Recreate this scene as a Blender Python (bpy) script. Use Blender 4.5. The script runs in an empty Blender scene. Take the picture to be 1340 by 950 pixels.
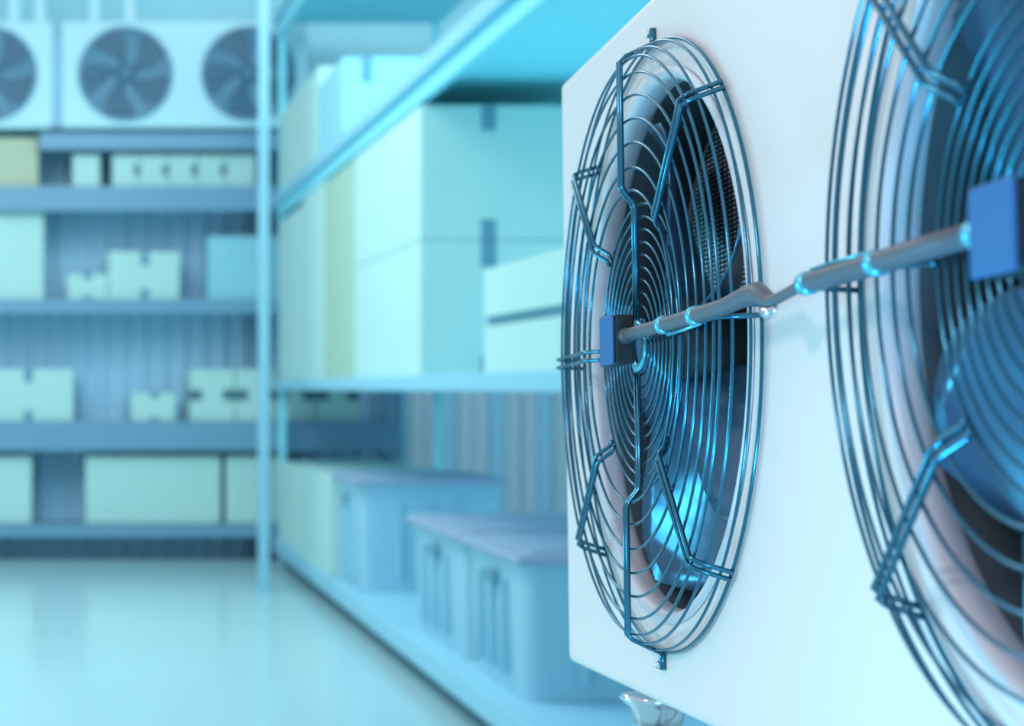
import bpy, bmesh, math, random
from mathutils import Vector, Matrix
random.seed(7)
C = bpy.context.scene.collection
PI = math.pi
H = 0.9            # height of the big cooling cabinet, metres
CAM_Z = 1.6
F = 2250.0         # focal length in pixels of the 1340 px wide frame
PX, PY = 91.0, 508.0   # principal point of the shifted lens

def lin(r, g, b):
    f = lambda c: (c/255/12.92) if c/255 <= .04045 else ((c/255+.055)/1.055)**2.4
    return (f(r), f(g), f(b), 1)

# ------------------------------------------------------------------ materials
def mat(name, col, rough=.5, metal=0, bump=None, spec=.5, var=None):
    m = bpy.data.materials.new(name); m.use_nodes = True
    nt = m.node_tree; b = nt.nodes['Principled BSDF']
    b.inputs['Base Color'].default_value = col
    b.inputs['Roughness'].default_value = rough
    b.inputs['Metallic'].default_value = metal
    b.inputs['Specular IOR Level'].default_value = spec
    tc = nt.nodes.new('ShaderNodeTexCoord')
    if var:
        sc, amt = var
        n = nt.nodes.new('ShaderNodeTexNoise'); n.inputs['Scale'].default_value = sc; n.inputs['Detail'].default_value = 4
        nt.links.new(tc.outputs['Object'], n.inputs['Vector'])
        mx = nt.nodes.new('ShaderNodeMix'); mx.data_type = 'RGBA'
        mx.inputs[6].default_value = tuple(c*(1-amt) for c in col[:3])+(1,)
        mx.inputs[7].default_value = tuple(min(1, c*(1+amt)) for c in col[:3])+(1,)
        nt.links.new(n.outputs['Fac'], mx.inputs[0]); nt.links.new(mx.outputs[2], b.inputs['Base Color'])
    if bump:
        sc, st = bump
        n = nt.nodes.new('ShaderNodeTexNoise'); n.inputs['Scale'].default_value = sc
        nt.links.new(tc.outputs['Object'], n.inputs['Vector'])
        bp = nt.nodes.new('ShaderNodeBump'); bp.inputs['Strength'].default_value = st; bp.inputs['Distance'].default_value = .01
        nt.links.new(n.outputs['Fac'], bp.inputs['Height']); nt.links.new(bp.outputs['Normal'], b.inputs['Normal'])
    return m

def coil_material():
    # honeycomb grid of the heat exchanger: small bright dots in a dark sheet
    m = bpy.data.materials.new('coil_fins'); m.use_nodes = True
    nt = m.node_tree; b = nt.nodes['Principled BSDF']
    tc = nt.nodes.new('ShaderNodeTexCoord'); sp = nt.nodes.new('ShaderNodeSeparateXYZ')
    nt.links.new(tc.outputs['Object'], sp.inputs[0])
    def M(op, a, v=None):
        n = nt.nodes.new('ShaderNodeMath'); n.operation = op
        for i, x in enumerate((a, v)):
            if x is None: continue
            if isinstance(x, (int, float)): n.inputs[i].default_value = x
            else: nt.links.new(x, n.inputs[i])
        return n.outputs[0]
    sx = M('SINE', M('MULTIPLY', sp.outputs['X'], 2*PI/.017))
    sz = M('SINE', M('MULTIPLY', sp.outputs['Z'], 2*PI/.0062))
    p = M('ADD', M('MULTIPLY', sx, .55), sz)
    g = M('GREATER_THAN', p, .55)
    mx = nt.nodes.new('ShaderNodeMix'); mx.data_type = 'RGBA'
    mx.inputs[6].default_value = lin(50, 66, 84); mx.inputs[7].default_value = lin(235, 243, 250)
    nt.links.new(g, mx.inputs[0]); nt.links.new(mx.outputs[2], b.inputs['Base Color'])
    b.inputs['Roughness'].default_value = .4; b.inputs['Metallic'].default_value = 0
    return m

M_ = {}
M_['cabinet'] = mat('white_enamel', (.91, .79, .78, 1), .38, 0, (300, .02))
M_['shroud'] = mat('pale_steel_shroud', (.74, .74, .82, 1), .4, .05)
M_['wire'] = mat('blue_coated_wire', (.045, .20, .31, 1), .17, .85)
M_['blade'] = mat('slate_blue_blade', (.045, .13, .24, 1), .24, .4)
M_['dark'] = mat('dark_slate_liner', (.08, .11, .135, 1), .6)
M_['coil'] = coil_material()
M_['boxglint'] = mat('housing_blue_glint', (.02, .14, .38, 1), .5)  # blue light reflected by the hub box fronts, put into the colour
M_['boxdark'] = mat('dark_housing', (.02, .035, .045, 1), .5)
M_['conduit'] = mat('grey_rubber_conduit', (.10, .115, .15, 1), .45)
M_['clamp'] = mat('cyan_steel_clamp', (.15, .62, .80, 1), .25, .6)
M_['chrome'] = mat('chrome', (.72, .78, .86, 1), .12, 1)
M_['stand'] = mat('galvanised_steel', (.45, .52, .58, 1), .4, .8)
M_['carton'] = mat('pale_mint_carton', (.45, .78, .75, 1), .75, 0, None, .3, (3, .04))
M_['carton_olive'] = mat('olive_carton', (.36, .62, .50, 1), .8, 0, None, .3, (3, .05))
M_['carton_blue'] = mat('blue_white_carton', (.28, .68, .80, 1), .75, 0, None, .3, (3, .04))
M_['kraft'] = mat('kraft_carton', (.46, .60, .45, 1), .8, 0, None, .3, (5, .05))
M_['tape'] = mat('slate_tape', (.11, .33, .44, 1), .4)
M_['hole'] = mat('dark_hand_hole', (.07, .20, .25, 1), .8)
M_['rack'] = mat('slate_blue_rack_steel', (.14, .36, .52, 1), .45, 0)
M_['rack_dark'] = mat('slate_panel', (.40, .72, .92, 1), .6)
M_['shelf'] = mat('sky_blue_shelf_steel', (.26, .86, 1.0, 1), .5)
M_['lip'] = mat('pale_cyan_shelf_edge', (.28, .66, .82, 1), .45)
M_['post'] = mat('pale_blue_post', (.25, .58, .72, 1), .4)
M_['bin'] = mat('aqua_bin_plastic', (.29, .62, .76, 1), .45)
M_['lid'] = mat('grey_lilac_lid', (.30, .45, .60, 1), .45)
M_['wallhi'] = mat('pale_aqua_wall', (.34, .78, .90, 1), .6, 0, None, .3, (1.5, .04))
M_['wallr'] = mat('grey_blue_wall', (.68, .78, .85, 1), .6)
M_['floor'] = mat('glossy_aqua_floor', (.40, .70, .75, 1), .2, 0, (2.5, .02), .6, (.8, .05))
M_['evap'] = mat('aqua_white_casing', (.42, .78, .86, 1), .5)
M_['evfan'] = mat('mid_blue_fan_mesh', (.17, .40, .56, 1), .6)
M_['evblade'] = mat('deep_blue_fan_blade', (.035, .14, .22, 1), .5)
M_['strip'] = mat('pvc_strip', (.45, .66, .76, 1), .3)

# ------------------------------------------------------------------ mesh helpers
class MB:
    def __init__(s): s.v = []; s.f = []; s.sm = []
    def add(s, vs, fs, smooth=False):
        o = len(s.v); s.v += [tuple(v) for v in vs]
        for f in fs: s.f.append(tuple(i+o for i in f)); s.sm.append(smooth)
    def box(s, a, b, bev=0):
        bm = bmesh.new(); bmesh.ops.create_cube(bm, size=1)
        for v in bm.verts:
            v.co = Vector([(a[i]+b[i])/2 + v.co[i]*(b[i]-a[i]) for i in range(3)])
        if bev: bmesh.ops.bevel(bm, geom=bm.edges[:], offset=bev, segments=3, profile=.5, affect='EDGES')
        bm.verts.index_update()
        s.add([v.co[:] for v in bm.verts], [[v.index for v in f.verts] for f in bm.faces]); bm.free()
    def tube(s, pts, r, n=8, closed=False, cap=True):
        pts = [Vector(p) for p in pts]; N = len(pts); vs = []; fs = []
        rr = r if isinstance(r, (list, tuple)) else [r]*N
        prev = None
        for i, p in enumerate(pts):
            if closed: t = pts[(i+1) % N]-pts[i-1]
            else: t = pts[min(i+1, N-1)]-pts[max(i-1, 0)]
            t.normalize()
            if prev is None:
                a = Vector((0, 1, 0)) if abs(t.y) < .9 else Vector((1, 0, 0))
                u = t.cross(a).normalized()
            else: u = (prev-t*prev.dot(t)).normalized()
            prev = u; w = t.cross(u)
            for k in range(n):
                an = 2*PI*k/n; vs.append(p+(u*math.cos(an)+w*math.sin(an))*rr[i])
        for i in range(N if closed else N-1):
            j = (i+1) % N
            for k in range(n): fs.append((i*n+k, i*n+(k+1) % n, j*n+(k+1) % n, j*n+k))
        if not closed and cap: fs.append(tuple(range(n))[::-1]); fs.append(tuple(range((N-1)*n, N*n)))
        s.add(vs, fs, True)
    def ring(s, c, R, y, r, seg=128, n=8):
        s.tube([(c[0]+R*math.cos(2*PI*i/seg), y, c[1]+R*math.sin(2*PI*i/seg)) for i in range(seg)], r, n, True)
    def lathe_y(s, c, prof, seg=96):     # profile (radius, y) turned about the y axis through (c0, c1)
        vs = []; fs = []; n = len(prof)
        for i in range(seg):
            a = 2*PI*i/seg
            for (r, y) in prof: vs.append((c[0]+r*math.cos(a), y, c[1]+r*math.sin(a)))
        for i in range(seg):
            j = (i+1) % seg
            for k in range(n-1): fs.append((i*n+k, i*n+k+1, j*n+k+1, j*n+k))
        s.add(vs, fs, True)
    def lathe_z(s, c, prof, seg=48):
        vs = []; fs = []; n = len(prof)
        for i in range(seg):
            a = 2*PI*i/seg
            for (r, z) in prof: vs.append((c[0]+r*math.cos(a), c[1]+r*math.sin(a), z))
        for i in range(seg):
            j = (i+1) % seg
            for k in range(n-1): fs.append((i*n+k, j*n+k, j*n+k+1, i*n+k+1))
        s.add(vs, fs, True)
    def build(s, name, m, parent=None, loc=None):
        me = bpy.data.meshes.new(name); me.from_pydata(s.v, [], s.f)
        for p, q in zip(me.polygons, s.sm): p.use_smooth = q
        me.materials.append(m); me.update()
        o = bpy.data.objects.new(name, me); C.objects.link(o)
        if parent: o.parent = parent
        if loc: o.location = loc
        bm = bmesh.new(); bm.from_mesh(me); bmesh.ops.recalc_face_normals(bm, faces=bm.faces[:]); bm.to_mesh(me); bm.free()
        return o

def tag(o, label=None, cat=None, group=None, kind=None):
    if label: o['label'] = label
    if cat: o['category'] = cat
    if group: o['group'] = group
    if kind: o['kind'] = kind
    return o
def empty(name, loc, label, cat, group=None, rot=None):
    o = bpy.data.objects.new(name, None); C.objects.link(o); o.location = loc
    if rot: o.rotation_euler = rot
    return tag(o, label, cat, group)
def XW(x, Y): return (x-PX)/F*Y
def ZW(y, Y): return CAM_Z+(PY-y)/F*Y

# ------------------------------------------------------------------ the room
WY = 16.75
m = MB(); m.box((-7, -3, -.1), (5.4, WY+.2, 0)); tag(m.build('floor', M_['floor']), kind='structure')
m = MB(); m.box((-7, WY, 0), (5.4, WY+.2, 5.6)); tag(m.build('wall_back', M_['wallhi']), kind='structure')
m = MB(); m.box((5.2, 2.0, 0), (5.4, WY, 5.6)); tag(m.build('wall_right', M_['wallr']), kind='structure')

# pale post standing free in front of the racks
Yp = 13.5; xp = XW(345, Yp)
m = MB(); m.box((xp-.042, Yp-.04, .0), (xp+.042, Yp+.04, 5.4), .006)
post = m.build('support_post', M_['post']); tag(post, 'slim pale blue upright post rising in front of the back rack', 'post')
m = MB(); m.box((xp-.08, Yp-.08, 0.0), (xp+.08, Yp+.08, .02), .004); m.build('base_plate', M_['post'], post)

# ------------------------------------------------------------------ back rack
RY = 15.9; RD = .62
def rx(x): return XW(x, RY)
def rz(y): return ZW(y, RY)
rack = empty('storage_rack', (0.6, RY+.3, 0), 'long slate blue storage rack along the far wall', 'rack')
def P(mb, name, m, parent):          # geometry given in world metres, stored relative to its thing
    o = mb.build(name, m, parent)
    base = Vector(parent.location) if parent.parent is None else Vector(parent.parent.location)
    o.data.transform(Matrix.Translation(-base)); return o
XL, XR = -2.2, rx(525)
shelf_z = {}
for nm, yt, yb, x0 in (('floor', 688, 703, XL), ('low', 553, 590, XL), ('mid', 393, 410, XL), ('high', 245, 276, XL), ('top', 175, 196, rx(52))):
    m = MB(); m.box((x0, RY+.03, rz(yt)-.05), (XR, RY+RD, rz(yt)), .004); P(m, 'shelf_board', M_['rack'], rack)
    m = MB(); m.box((x0, RY-.01, rz(yb)), (XR, RY+.03, rz(yt)+.01), .004); P(m, 'beam', M_['rack'], rack)
    shelf_z[nm] = rz(yt)
for x in (-2.2, rx(-62), rx(340), XR-.05):
    for yy in (RY+.02, RY+RD-.06):
        m = MB(); m.box((x, yy, 0), (x+.07, yy+.06, rz(175)), .004); P(m, 'upright', M_['rack'], rack)
# corrugated back panel
m = MB(); n = 110; vs = []; fs = []
for i in range(n+1):
    x = XL+(XR-XL)*i/n; y = RY+RD+.01+(.04 if (i//2) % 2 else 0)
    vs += [(x, y, .0), (x, y, rz(178))]
for i in range(n): fs.append((2*i, 2*i+2, 2*i+3, 2*i+1))
m.add(vs, fs); m.box((XL, RY+RD+.055, 0), (XR, RY+RD+.07, rz(178)))
P(m, 'back_panel', M_['rack_dark'], rack)

def carton(x0, x1, y0, y1, z0, z1, label, mt='carton', group=None, tape_x=None, tape_side=None, holes=None, flap=True, tape_h=None, name='cardboard_box'):
    """a closed carton; its front looks towards -y, its side towards -x"""
    cx, cy = (x0+x1)/2, (y0+y1)/2
    m = MB(); w, d, h = (x1-x0)/2, (y1-y0)/2, z1-z0
    b = min(.008, h*.03)
    m.box((-w, -d, 0), (w, d, h), b)
    o = m.build(name, M_[mt], None, (cx, cy, z0)); tag(o, label, 'box', group)
    if tape_x is not None:
        tx = tape_x-cx; tw = .04; L = tape_h or h*.3
        m = MB(); m.box((tx-tw, -d-.003, h-L), (tx+tw, -d+.001, h+.001)); m.box((tx-tw, -d-.003, h-.001), (tx+tw, d, h+.003))
        m.build('tape', M_['tape'], o)
        m = MB(); m.box((tx-tw, -d-.003, 0.001), (tx+tw, -d+.001, L*.8)); m.build('tape', M_['tape'], o)
    if holes:
        for hx, hz, hw, hh in holes:
            m = MB(); m.box((hx-cx-hw, -d-.004, hz-z0-hh), (hx-cx+hw, -d+.002, hz-z0+hh), .0015); m.build('hand_hole', M_['hole'], o)
    if flap:   # folded top flaps: a thin seam line along the lid
        m = MB(); m.box((-w+.01, -.006, h-.002), (w-.01, .006, h+.002)); m.build('flap_seam', M_['hole'], o)
    return o
def rbox(px0, px1, top, level, label, mt='carton', **k):
    z0 = shelf_z[level]+.01
    d = k.pop('d', .38); f = k.pop('f', .10)
    return carton(rx(px0), rx(px1), RY+f, RY+f+d, z0, rz(top), label, mt, **k)
g = 'cartons on the far rack'
rbox(-45, 50, 178, 'high', 'kraft tan box at the far left of the rack under the ceiling fans', 'kraft', group=g)
rbox(95, 131, 200, 'high', 'small pale box alone left of the row of boxes under the ceiling fans', group=g)
q = [147, 184, 222, 260, 298, 336]
nth = ['leftmost', 'second', 'third', 'fourth', 'last']
for i in range(5):
    rbox(q[i]+.4, q[i+1]-.4, 200, 'high', nth[i]+' of the five small boxes side by side on the highest loaded shelf', group='row of five small boxes',
         holes=[(rx(q[i+1]-5) if i < 4 else rx(q[i]+6), rz(221), .025, .05)] if i < 4 else None)
rbox(-40, 57, 268, 'mid', 'tall pale box at the left end of the second shelf down', group=g)
rbox(88, 141, 358, 'mid', 'low small box leaning against the taped box on the middle shelf', group=g, tape_x=rx(115), tape_h=.05)
rbox(142, 236, 328, 'mid', 'pale box with dark tape notches in the centre of the middle shelf', group=g, tape_x=rx(190), tape_h=.13)
rbox(273, 372, 308, 'mid', 'large plain box behind the slim post on the middle shelf', 'carton_blue', group=g)
rbox(-22, 96, 483, 'low', 'wide box with dark tape at the left of the lower shelf', group=g, tape_x=rx(37), tape_h=.12)
rbox(172, 231, 514, 'low', 'small squarish box alone in the middle of the lower shelf', group=g, tape_x=rx(203), tape_h=.05)
for a, b, t, lab in ((249, 309, 483, 'box with oval hand holes left of the slim post on the lower shelf'), (310, 362, 483, 'box just behind the slim post on the lower shelf'),
                (363, 415, 513, 'low box right of the slim post, seen under the side rack shelf'), (416, 473, 513, 'rightmost low box seen under the side rack shelf')):
    rbox(a+.3, b-.3, t, 'low', lab, group=g, holes=[(rx(a+8), rz(517), .06, .05), (rx(b-8), rz(517), .06, .05)])
rbox(-60, 41, 597, 'floor', 'box at the left end of the bottom shelf', group=g)
rbox(112, 290, 597, 'floor', 'very wide pale box on the bottom shelf of the far rack', group=g)
rbox(297, 372, 597, 'floor', 'box right of the very wide one on the bottom shelf', group=g)

# ------------------------------------------------------------------ evaporators over the back rack
def evap(x0, x1, fans, label):
    zb, zt = rz(168), rz(28); Y0, Y1 = RY-.02, RY+.5
    r = empty('ceiling_evaporator', ((x0+x1)/2, (Y0+Y1)/2, zb), label, 'cooling unit', 'evaporators above the far rack')
    m = MB(); m.box((x0, Y0, zb), (x1, Y1, zt), .02); P(m, 'casing', M_['evap'], r)
    for fx in fans:
        c = (fx, rz(97)); R = .42
        m = MB(); m.lathe_y(c, [(0, Y0-.005), (R, Y0-.005), (R, Y0-.03), (R+.015, Y0-.035), (R+.02, Y0)], 48)
        ring = P(m, 'fan_ring', M_['evfan'], r)
        m = MB()
        for k in range(5):
            a0 = 2*PI*k/5+.5
            vs = []; 
            for i in range(7):
                t = i/6; rr = .08+t*(R-.10)
                wd = .28+.22*math.sin(t*PI*.8)
                for sgn in (-1, 1):
                    a = a0+t*.35+sgn*wd*.8
                    vs.append((c[0]+rr*math.cos(a), Y0-.035+sgn*.015, c[1]+rr*math.sin(a)))
            m.add(vs, [(2*i, 2*i+1, 2*i+3, 2*i+2) for i in range(6)], True)
        m.lathe_y(c, [(0, Y0-.06), (.08, Y0-.055), (.09, Y0-.01)], 24)
        o = P(m, 'fan_blades', M_['evblade'], r)
        m = MB()
        for q_ in range(1, 8): m.ring(c, R*q_/7.2, Y0-.065-.0, .004, 48, 5)
        for k in range(4):
            a = PI*k/4; m.tube([(c[0]-R*math.cos(a), Y0-.06, c[1]-R*math.sin(a)), (c[0]+R*math.cos(a), Y0-.06, c[1]+R*math.sin(a))], .005, 5)
        P(m, 'fan_guard', M_['evfan'], r)
    for hx in (x0+.3, rx(170) if x1-x0 > 1.8 and x0 > -.5 else rx(18), x1-.12):
        m = MB(); m.box((hx-.05, Y0+.05, zt-.02), (hx+.05, Y0+.1, 5.5), .01); P(m, 'hanger_strap', M_['evap'], r)
    return r
evap(rx(-290), rx(69), [rx(-172), rx(-13)], 'cooling unit with round fans cut by the left edge of the picture')
evap(rx(81), rx(402), [rx(164), rx(325)], 'cooling unit with two round fans above the row of small boxes')
m = MB(); m.box((rx(66), RY+.1, rz(165)), (rx(83), RY+.4, rz(45)), .005)  # solid strip standing in for the dark gap between the two units
tag(m.build('gap_strip', M_['rack_dark']), 'dark narrow strip filling the gap between the two ceiling cooling units', 'duct')

# ------------------------------------------------------------------ right rack
SX = 1.86; SX1 = 3.4; SY0, SY1 = 4.2, 15.75
rk = empty('storage_rack', (2.6, 10, 0), 'deep sky blue rack with pale edges along the right side', 'rack')
def board(zt, zb, mt='shelf'):
    m = MB(); m.box((SX+.04, SY0, zt-.06), (SX1, SY1, zt), .004); P(m, 'shelf_board', M_[mt], rk)
    m = MB(); m.box((SX, SY0, zt-.08 if zt > 2 else zb), (SX+.04, SY1, zt+.01), .006); P(m, 'shelf_edge', M_['lip'], rk)
    if zt > 2:
        m = MB(); m.box((SX+.041, SY0, zb-.06), (SX+.09, SY1, zt-.061), .004); P(m, 'beam', M_['shelf'], rk)
board(CAM_Z+.06, CAM_Z-.015, 'lip'); board(CAM_Z+1.74, CAM_Z+1.62); board(CAM_Z+3.4, CAM_Z+3.24)
board(CAM_Z-1.38, CAM_Z-1.49, 'lip')
m = MB(); 
for y in (SY0+.05, 15.65):
    for x in (SX+.05, SX1-.08):
        m = MB(); m.box((x, y, 0), (x+.06, y+.08, 5.3), .004); P(m, 'upright', M_['shelf'], rk)
zM = CAM_Z+.062; zA = CAM_Z+1.742; zK = CAM_Z-1.378
def sY(x, X=1.9): return X*F/(x-PX)
X0 = 1.9
gs = 'cartons on the side rack'
Ya, Yb = sY(550), sY(464)
carton(X0, 3.1, Ya, Yb, zM, CAM_Z+.80, 'big pale box under its twin on the side rack shelf', group=gs, tape_x=2.27, tape_h=.14)
carton(X0, 3.1, Ya, Yb, CAM_Z+.803, CAM_Z+1.535, 'big pale box stacked on its twin below the blue shelf', group=gs, tape_x=2.27, tape_h=.14)
carton(X0, 3.0, sY(462.5), sY(424), zM, CAM_Z+1.53, 'tall olive box between two pale stacks on the side rack', 'carton_olive', group=gs)
carton(X0, 3.0, sY(423), sY(396), zM, CAM_Z+1.55, 'tall pale box next to the olive box on the side rack', group=gs)
carton(X0, 3.0, sY(395.5), sY(366), zM, CAM_Z+1.50, 'farthest tall pale box on the side rack', group=gs)
carton(X0, 3.0, 5.2, sY(633), zM, CAM_Z+.281, 'nearest flat box lying at the bottom of a pair beside the cabinet edge', group=gs)
m = MB(); m.box((-.54, -1.33, 0), (.54, 1.33, .036), .003)
tag(m.build('slip_sheet', M_['tape'], None, ((X0+3.0)/2+.01, (5.2+sY(633))/2, CAM_Z+.286)), 'dark slip sheet between the two nearest flat boxes', 'sheet')
carton(X0, 3.0, 5.2, sY(633), CAM_Z+.323, CAM_Z+.54, 'nearest flat box lying on top of a pair beside the cabinet edge', group=gs)
# on the upper shelf
carton(X0, 2.9, sY(417), sY(367), zA, CAM_Z+2.46, 'bright box at the far end of the upper side shelf', group=gs)
carton(X0, 2.9, sY(449), sY(417.5), zA, CAM_Z+2.30, 'duller box in front of the far one on the upper side shelf', 'carton_blue', group=gs, tape_x=XW(480, sY(449)), tape_h=.18)
# on the lowest shelf
carton(X0, 2.9, sY(429), sY(398), zK, CAM_Z-.64, 'pale box beside the aqua bin on the lowest side shelf', group=gs)
carton(X0, 2.9, sY(397.5), sY(366), zK, CAM_Z-.66, 'farthest pale box on the lowest side shelf', group=gs)

def bin_(x0, x1, y0, y1, z1, label, hole_side=True):
    """tapered tub with ribs, a lid and a hand hole in its aisle side"""
    z0 = zK; cx, cy = (x0+x1)/2, (y0+y1)/2; w, d, h = (x1-x0)/2, (y1-y0)/2, z1-z0
    r = empty('storage_bin', (cx, cy, z0), label, 'bin', 'lidded bins on the lowest side shelf')
    tp = .03
    m = MB(); vs = []; fs = []
    L = [(0, tp), (h*.5, tp*.5), (h*.86, .012), (h*.86, -.0), (h-.03, -.0)]
    def loop(o):   # rounded rectangle
        pts = []; rad = .07
        for (sx, sy, a0) in ((1, 1, 0), (-1, 1, 1), (-1, -1, 2), (1, -1, 3)):
            for k in range(5):
                a = (a0+k/4)*PI/2
                pts.append((sx*(w-o-rad)+rad*math.cos(a), sy*(d-o-rad)+rad*math.sin(a)))
        return pts
    for z, o in L: vs += [(x, y, z) for x, y in loop(o+.02)]
    n = 20
    for i in range(len(L)-1):
        for k in range(n): fs.append((i*n+k, i*n+(k+1) % n, (i+1)*n+(k+1) % n, (i+1)*n+k))
    fs.append(tuple(range(n))); fs.append(tuple(range((len(L)-1)*n, len(L)*n)))
    m.add(vs, fs)
    for k in range(1, 4):     # moulded ribs on the aisle side and the front
        y = -d+.1+(2*d-.2)*k/4
        m.box((-w-.0, y-.012, h*.12), (-w+.06, y+.012, h*.8), .004)
    for k in range(1, 4):
        x = -w+.1+(2*w-.2)*k/4
        m.box((x-.012, -d-.0, h*.12), (x+.012, -d+.06, h*.8), .004)
    m.build('body', M_['bin'], r)
    m = MB(); m.box((-w-.01, -d-.01, h-.045), (w+.01, d+.01, h), .012); m.box((-w+.08, -d+.08, h-.002), (w-.08, d-.08, h+.012), .005)
    m.build('lid', M_['lid'], r)
    m = MB(); m.box((-w-.004, -.09, h*.73), (-w+.05, .09, h*.82), .01); m.build('handle', M_['tape'], r)
    return r
bin_(1.96, 2.95, 7.5, sY(607, 1.97), CAM_Z-.73, 'nearest aqua bin, its end facing the camera beside the cabinet')
bin_(1.96, 2.95, sY(603, 1.97), sY(536, 1.97), CAM_Z-.73, 'middle aqua bin, end to end with the nearest one')
bin_(1.93, 2.95, 11.6, 12.6, CAM_Z-.61, 'farthest aqua bin, beside the pale boxes')

# strip curtain in the opening of the back wall beyond the rack
sc = empty('strip_curtain', (3.37, 16.5, 0), 'pale plastic strip curtain hanging right of the far rack', 'curtain')
sc.location = (3.4, 16.55, 0)
m = MB(); m.box((3.1, 16.5, 2.6), (5.15, 16.6, 2.7)); P(m, 'rail', M_['rack'], sc)
for i in range(13):
    x = 3.11+i*.155; m = MB(); m.box((x, 16.52+.012*(i % 2), .03), (x+.145, 16.526+.012*(i % 2), 2.6)); P(m, 'strip', M_['strip'] if i % 3 else M_['lip'], sc)

# ------------------------------------------------------------------ the big cooling cabinet
ex = -Vector((126, F, -106)).normalized()
ez = Vector((0, 106/F, 1)).normalized(); ez = (ez-ex*ez.dot(ex)).normalized()
ey = ez.cross(ex).normalized()
ZC1 = 2.391*H
FC = Vector((126/F*ZC1+.688*H, ZC1, CAM_Z+.0584*H))      # centre of the far fan on the front sheet
R3 = Matrix((ex, ey, ez)).transposed()
U0, U1 = -.582*H, 1.703*H; U2 = 1.121*H; DEP = .44
origin = FC+R3@Vector(((U0+U1)/2, DEP/2, -H/2))
unit = bpy.data.objects.new('cooling_unit', None); C.objects.link(unit)
unit.matrix_world = Matrix.Translation(origin)@R3.to_4x4()
tag(unit, 'large white twin fan cooling unit filling the right of the picture', 'cooling unit')
OFF = Vector((-(U0+U1)/2, -DEP/2, H/2))                   # from fan-face coordinates to unit coordinates
def U(mb, name, m, parent=None):
    o = mb.build(name, m, parent or unit); o.data.transform(Matrix.Translation(OFF)); return o

# cabinet: rounded box with two round wells
m = MB(); m.box((U0, 0, -H/2), (U1, DEP, H/2), .012)
cab = U(m, 'cabinet', M_['cabinet'])
RW = .372*H; WD = .14*H
cut = MB()
for u in (0, U2): cut.lathe_y((u, 0), [(0, -.05), (RW, -.05), (RW, WD), (0, WD)], 128)
cm = bpy.data.meshes.new('c'); cm.from_pydata(cut.v, [], cut.f)
bm = bmesh.new(); bm.from_mesh(cm); bmesh.ops.remove_doubles(bm, verts=bm.verts[:], dist=1e-5); bmesh.ops.recalc_face_normals(bm, faces=bm.faces[:]); bm.to_mesh(cm); bm.free()
co = bpy.data.objects.new('c', cm); C.objects.link(co); co.parent = unit; co.data.transform(Matrix.Translation(OFF))
bo = cab.modifiers.new('b', 'BOOLEAN'); bo.operation = 'DIFFERENCE'; bo.object = co; bo.solver = 'EXACT'
bpy.context.view_layer.update()
dg = bpy.context.evaluated_depsgraph_get()
nm = bpy.data.meshes.new_from_object(cab.evaluated_get(dg))
cab.modifiers.clear(); old = cab.data; cab.data = nm; nm.name = 'cabinet'
for p in nm.polygons: p.use_smooth = False
bpy.data.objects.remove(co)

B0, BI, B1 = 0.0, .029*H, .047*H     # heights of the guard: rim, inner dish, front plane
RB, RF, RI = .421*H, .403*H, .212*H
def guard(u, wm, name_label):
    m = MB()
    w = .0020*H
    m.ring((u, 0), RB, -.004, .0024*H, 160)
    m.ring((u, 0), RB*.992, -.016*H, w, 160)
    m.ring((u, 0), RF+.006*H, -.034*H, w, 160)
    for r in [.398, .376, .346, .314, .281, .247, .216]: m.ring((u, 0), r*H, -B1+.002, w, 160)
    for i in range(10): m.ring((u, 0), (.040+.0175*i)*H, -BI+.0015, w*.92, 112)
    g = U(m, 'fan_guard', wm)
    tag(g, name_label)
    for k in range(8):
        a = k*PI/4
        s = MB(); cs, sn = math.cos(a), math.sin(a); off = .0065*H
        rend = RB+.004*H
        for sg in (-1, 1):
            lift = .012*H if (k == 0 and u == 0) or (k == 4 and u > 0) else 0
            def pt(r, b): return (u+r*cs-sg*off*sn, -b-.0015, r*sn+sg*off*cs+lift)
            prof = [(rend, .002*H), (RF+.004*H, B1-.006*H), (RF-.003*H, B1+.002*H), (RI+.012*H, B1+.002*H), (RI+.004*H, B1-.001*H), (RI-.012*H, BI+.004*H), (RI-.022*H, BI+.002*H)]
            if k % 4 == 2: prof.append((.037*H, BI+.002*H))
            s.tube([pt(*p) for p in prof], .0031*H, 8)
        sp = U(s, 'spoke', wm, g)
        if k in (2, 6):        # mounting tongue and screw at the top and the bottom
            s = MB(); off = .004*H
            def pt(r, b, sh=0): return (u+r*cs+sh, -b, r*sn)
            s.tube([pt(rend-.002, .004*H), pt(rend+.004, .004*H), pt(rend+.022*H, .004*H)], .0042*H, 8)
            U(s, 'hook', M_['wire'], g)
            s = MB(); z = (rend+.016*H)*sn
            s.lathe_y((u-.008*H, z), [(0, -.012*H), (.005*H, -.011*H), (.0065*H, -.007*H), (.004*H, -.004*H), (.004*H, .001)], 16)
            U(s, 'screw', M_['chrome'], g)
    s = MB(); s.lathe_y((u, 0), [(.024*H, -BI-.001), (.024*H, -BI-.004), (.036*H, -BI-.004), (.036*H, -BI+.002), (.024*H, -BI+.002)], 48)
    U(s, 'centre_ring', M_['clamp'], g)
    return g
guard(0, M_['wire'], 'far dished wire fan guard')
guard(U2, M_['wire'], 'near wire fan guard, bluer and out of focus')

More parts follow.
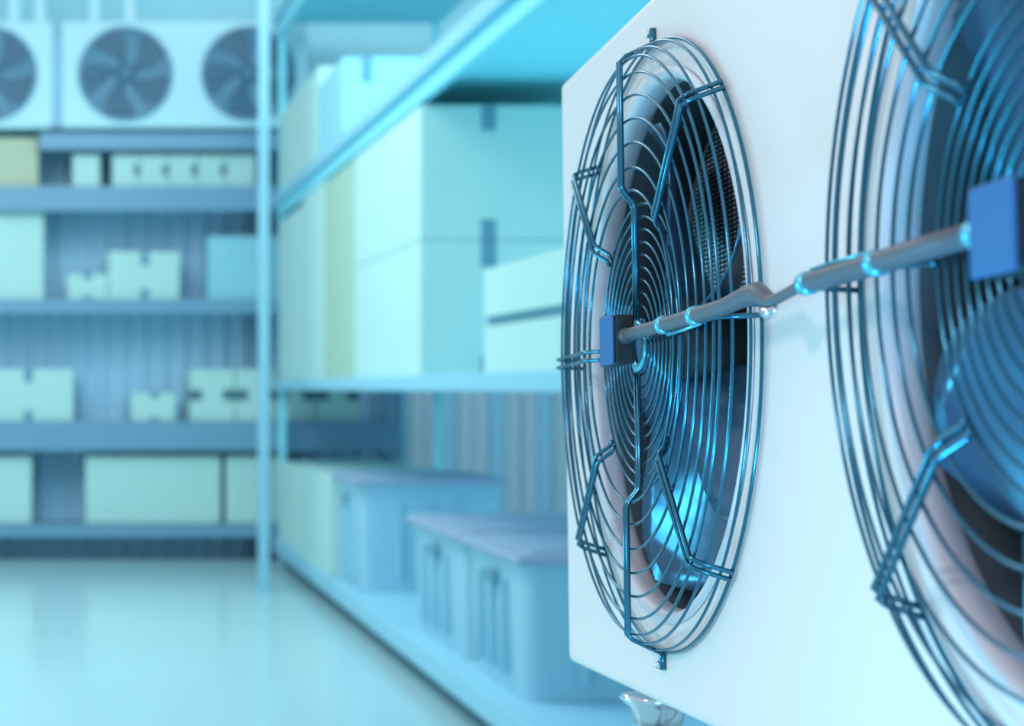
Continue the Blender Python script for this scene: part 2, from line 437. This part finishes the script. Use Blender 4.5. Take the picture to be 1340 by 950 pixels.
def fan(u, phase):
    # bell mouth round the well
    m = MB(); m.lathe_y((u, 0), [(RW+.012*H, -.001), (RW+.006*H, -.006*H), (RW-.002*H, -.004*H), (RW-.006*H, .004*H), (RW-.008*H, .024*H), (RW-.002*H, .032*H)], 128)
    U(m, 'shroud', M_['shroud'])
    m = MB(); m.lathe_y((u, 0), [(RW-.0015*H, .031*H), (RW-.0015*H, WD-.013), (RW-.004*H, WD-.013), (RW-.004*H, .031*H)], 128)
    U(m, 'liner', M_['dark'])
    m = MB(); m.lathe_y((u, 0), [(0, WD-.010), (RW-.006, WD-.010), (RW-.006, WD-.002), (0, WD-.002)], 96)
    U(m, 'coil', M_['coil'])
    m = MB(); m.lathe_y((u, 0), [(0, .005*H), (.055*H, .006*H), (.068*H, .018*H), (.07*H, .09*H), (.05*H, .12*H), (.05*H, WD-.01)], 48)
    hub = U(m, 'motor', M_['boxdark'])
    nb = 5
    for k in range(nb):
        a0 = phase+2*PI*k/nb; vs = []; NR, NC = 14, 10
        for i in range(NR+1):
            t = i/NR; r = .06*H+t*(.345-.06)*H
            half = .22+.20*math.sin(min(1, t*1.15)*PI*.62)
            if t > .86: half *= math.sqrt(max(.25, 1-((t-.86)/.16)**2))
            sweep = .22*t*t
            for j in range(NC+1):
                q = -1+2*j/NC
                a = a0+sweep+q*half
                y = .048*H+q*.040*H*(1-.2*t)+.012*H*(1-q*q)
                vs.append((u+r*math.cos(a), y, r*math.sin(a)))
        fs = [(i*(NC+1)+j, i*(NC+1)+j+1, (i+1)*(NC+1)+j+1, (i+1)*(NC+1)+j) for i in range(NR) for j in range(NC)]
        m = MB(); m.add(vs, fs, True)
        o = U(m, 'fan_blade', M_['blade'])
        sd = o.modifiers.new('s', 'SOLIDIFY'); sd.thickness = .0035
fan(0, math.radians(36))
fan(U2, math.radians(64))

# junction boxes on the two hubs
for u in (0, U2):
    m = MB(); s_ = .034*H
    m.box((u-s_, -.0715*H, -s_+.008*H), (u+s_, -.044*H, s_+.008*H), .003)
    j = U(m, 'junction_box', M_['boxdark'])
    m = MB(); m.box((u-s_-.001, -.0755*H, -s_+.007*H), (u+s_+.001, -.0714*H, s_+.009*H), .0025); U(m, 'lit_front', M_['boxglint'], j)  # thin front plate carrying the painted blue reflection
# conduit from hub to hub
bc = .056*H; tz = .012*H
m = MB(); R_ = .0095*H
def cp(u, dz=0, b=bc): return (u*H, -b, tz+dz*H)
m.tube([cp(.020), cp(.12), cp(.22), cp(.34), cp(.45, .001), cp(.535, .006), cp(.56, .006), cp(.585, -.003), cp(.60, -.008), cp(.63, -.006), cp(.66, -.003), cp(.69, .0), cp(.71, .001), cp(.80, .001), cp(.95, .001), cp(1.086, .001)],
       [R_, R_*.95, R_, R_*1.05, R_, R_*1.15, R_*1.2, R_*1.0, R_*.7, R_*.6, R_*.6, R_*.7, R_, R_*1.0, R_*1.1, R_*1.1], 14)
cd = U(m, 'conduit', M_['conduit'])
m = MB(); m.tube([cp(.012), cp(.017), cp(.03), cp(.045), cp(.05)], [R_*.6, R_*1.15, R_*1.3, R_*1.1, R_*.9], 14); U(m, 'gland', M_['conduit'], cd)
m = MB(); m.tube([cp(.575, -.012), cp(.585, -.018), cp(.60, -.02), cp(.615, -.016)], [R_*.4, R_*.8, R_*.7, R_*.3], 10); U(m, 'buckle', M_['chrome'], cd)
for uu in (.215, .345, .705, .87, 1.06):
    m = MB(); m.tube([cp(uu-.008), cp(uu-.006), cp(uu+.006), cp(uu+.008)], [R_*1.0, R_*1.28, R_*1.28, R_*1.0], 14)
    U(m, 'clamp', M_['clamp'], cd)
m = MB(); m.tube([cp(.23, -.014), cp(.29, -.013), cp(.36, -.011)], .0022*H, 8); U(m, 'tie_wire', M_['clamp'], cd)
m = MB(); m.tube([cp(.715, .012), cp(.79, .013), cp(.865, .011)], .0022*H, 8)
U(m, 'tie_wire', M_['clamp'], cd)

# feet under the cabinet and the stand they rest on
feet = []
for fu in (-.28*H, 1.40*H):
    for fw in (.06, DEP-.08):
        m = MB(); m.lathe_z((fu, fw), [(0, -H/2+.001), (.022, -H/2+.001), (.022, -H/2-.010), (.048, -H/2-.014), (.052, -H/2-.020), (.046, -H/2-.026), (.036, -H/2-.034), (.032, -H/2-.055), (.0, -H/2-.055)], 40)
        U(m, 'foot', M_['chrome']); feet.append(FC+R3@Vector((fu, fw, -H/2-.055)))
st = empty('equipment_stand', (sum(f.x for f in feet)/4, sum(f.y for f in feet)/4, 0), 'steel stand carrying the big cooling unit', 'stand')
for f in feet:
    m = MB(); m.box((f.x-.02, f.y-.02, 0), (f.x+.02, f.y+.02, f.z-.004), .002); P(m, 'leg', M_['stand'], st)
    m = MB(); m.box((f.x-.05, f.y-.05, 0), (f.x+.05, f.y+.05, .008), .002); P(m, 'foot_plate', M_['stand'], st)
def bar(a, b, z):
    m = MB(); m.tube([(a.x, a.y, z), (b.x, b.y, z)], .016, 8); P(m, 'rail', M_['stand'], st)
for z in (.25, .85): bar(feet[0], feet[2], z); bar(feet[1], feet[3], z); bar(feet[0], feet[1], z); bar(feet[2], feet[3], z)

# ------------------------------------------------------------------ light
w = bpy.data.worlds.new('World'); bpy.context.scene.world = w; w.use_nodes = True
nt = w.node_tree; bg = nt.nodes['Background']
tc = nt.nodes.new('ShaderNodeTexCoord'); sp = nt.nodes.new('ShaderNodeSeparateXYZ'); nt.links.new(tc.outputs['Generated'], sp.inputs[0])
cr = nt.nodes.new('ShaderNodeValToRGB'); mr = nt.nodes.new('ShaderNodeMapRange')
mr.inputs[1].default_value = -1; mr.inputs[2].default_value = 1
nt.links.new(sp.outputs['Z'], mr.inputs[0]); nt.links.new(mr.outputs[0], cr.inputs[0])
cr.color_ramp.elements[0].color = (.60, .73, .82, 1); cr.color_ramp.elements[1].color = (.86, .89, .96, 1)
cr.color_ramp.elements[0].position = .45; cr.color_ramp.elements[1].position = .75
nt.links.new(cr.outputs[0], bg.inputs[0]); bg.inputs[1].default_value = .72
def area(name, loc, target, size, power, col):
    l = bpy.data.lights.new(name, 'AREA'); l.shape = 'RECTANGLE'; l.size, l.size_y = size; l.energy = power; l.color = col
    o = bpy.data.objects.new(name, l); C.objects.link(o); o.location = loc
    o.rotation_euler = (Vector(target)-Vector(loc)).to_track_quat('-Z', 'Y').to_euler(); return o
area('overhead_light', (-1.0, 9.5, 5.3), (-.5, 11, 0), (4, 5), 260, (.88, .97, 1))
area('overhead_light', (-2.6, .2, 3.6), (.7, 2.0, 1.6), (.5, .5), 34, (1, .95, .97))
area('overhead_light', (4.3, 9.5, 5.3), (3.6, 10, 0), (.8, 6), 480, (.85, .93, 1))  # unseen fill light, added to brighten the space behind the side rack
area('cyan_fill_light', (-2.8, 4.4, 1.0), (.75, 1.5, 1.6), (1.0, .8), 58, (.12, .80, 1))  # unseen cyan fill, added for reflections on the blades and wires
area('cyan_fill_light', (.30, .75, .62), (.68, 1.2, 1.6), (.35, .2), 9, (.12, .62, 1))  # unseen blue fill from below, added to light the near guard wires

bpy.data.objects['cyan_fill_light.001'].data.spread = math.radians(120)
# ------------------------------------------------------------------ camera
cam = bpy.data.cameras.new('Camera'); co = bpy.data.objects.new('Camera', cam); C.objects.link(co)
co.location = (0, 0, CAM_Z); co.rotation_euler = (PI/2, 0, 0)
cam.sensor_width = 36; cam.lens = F/1340*36
cam.shift_x = (670-PX)/1340; cam.shift_y = -(475-PY)/1340
cam.dof.use_dof = True; cam.dof.focus_distance = 1.98; cam.dof.aperture_fstop = 4.2
cam.clip_start = .05
sc_ = bpy.context.scene; sc_.camera = co
sc_.view_settings.view_transform = 'Standard'; sc_.view_settings.look = 'None'; sc_.view_settings.gamma = 1
sc_.view_settings.use_curve_mapping = False; sc_.view_settings.exposure = .09
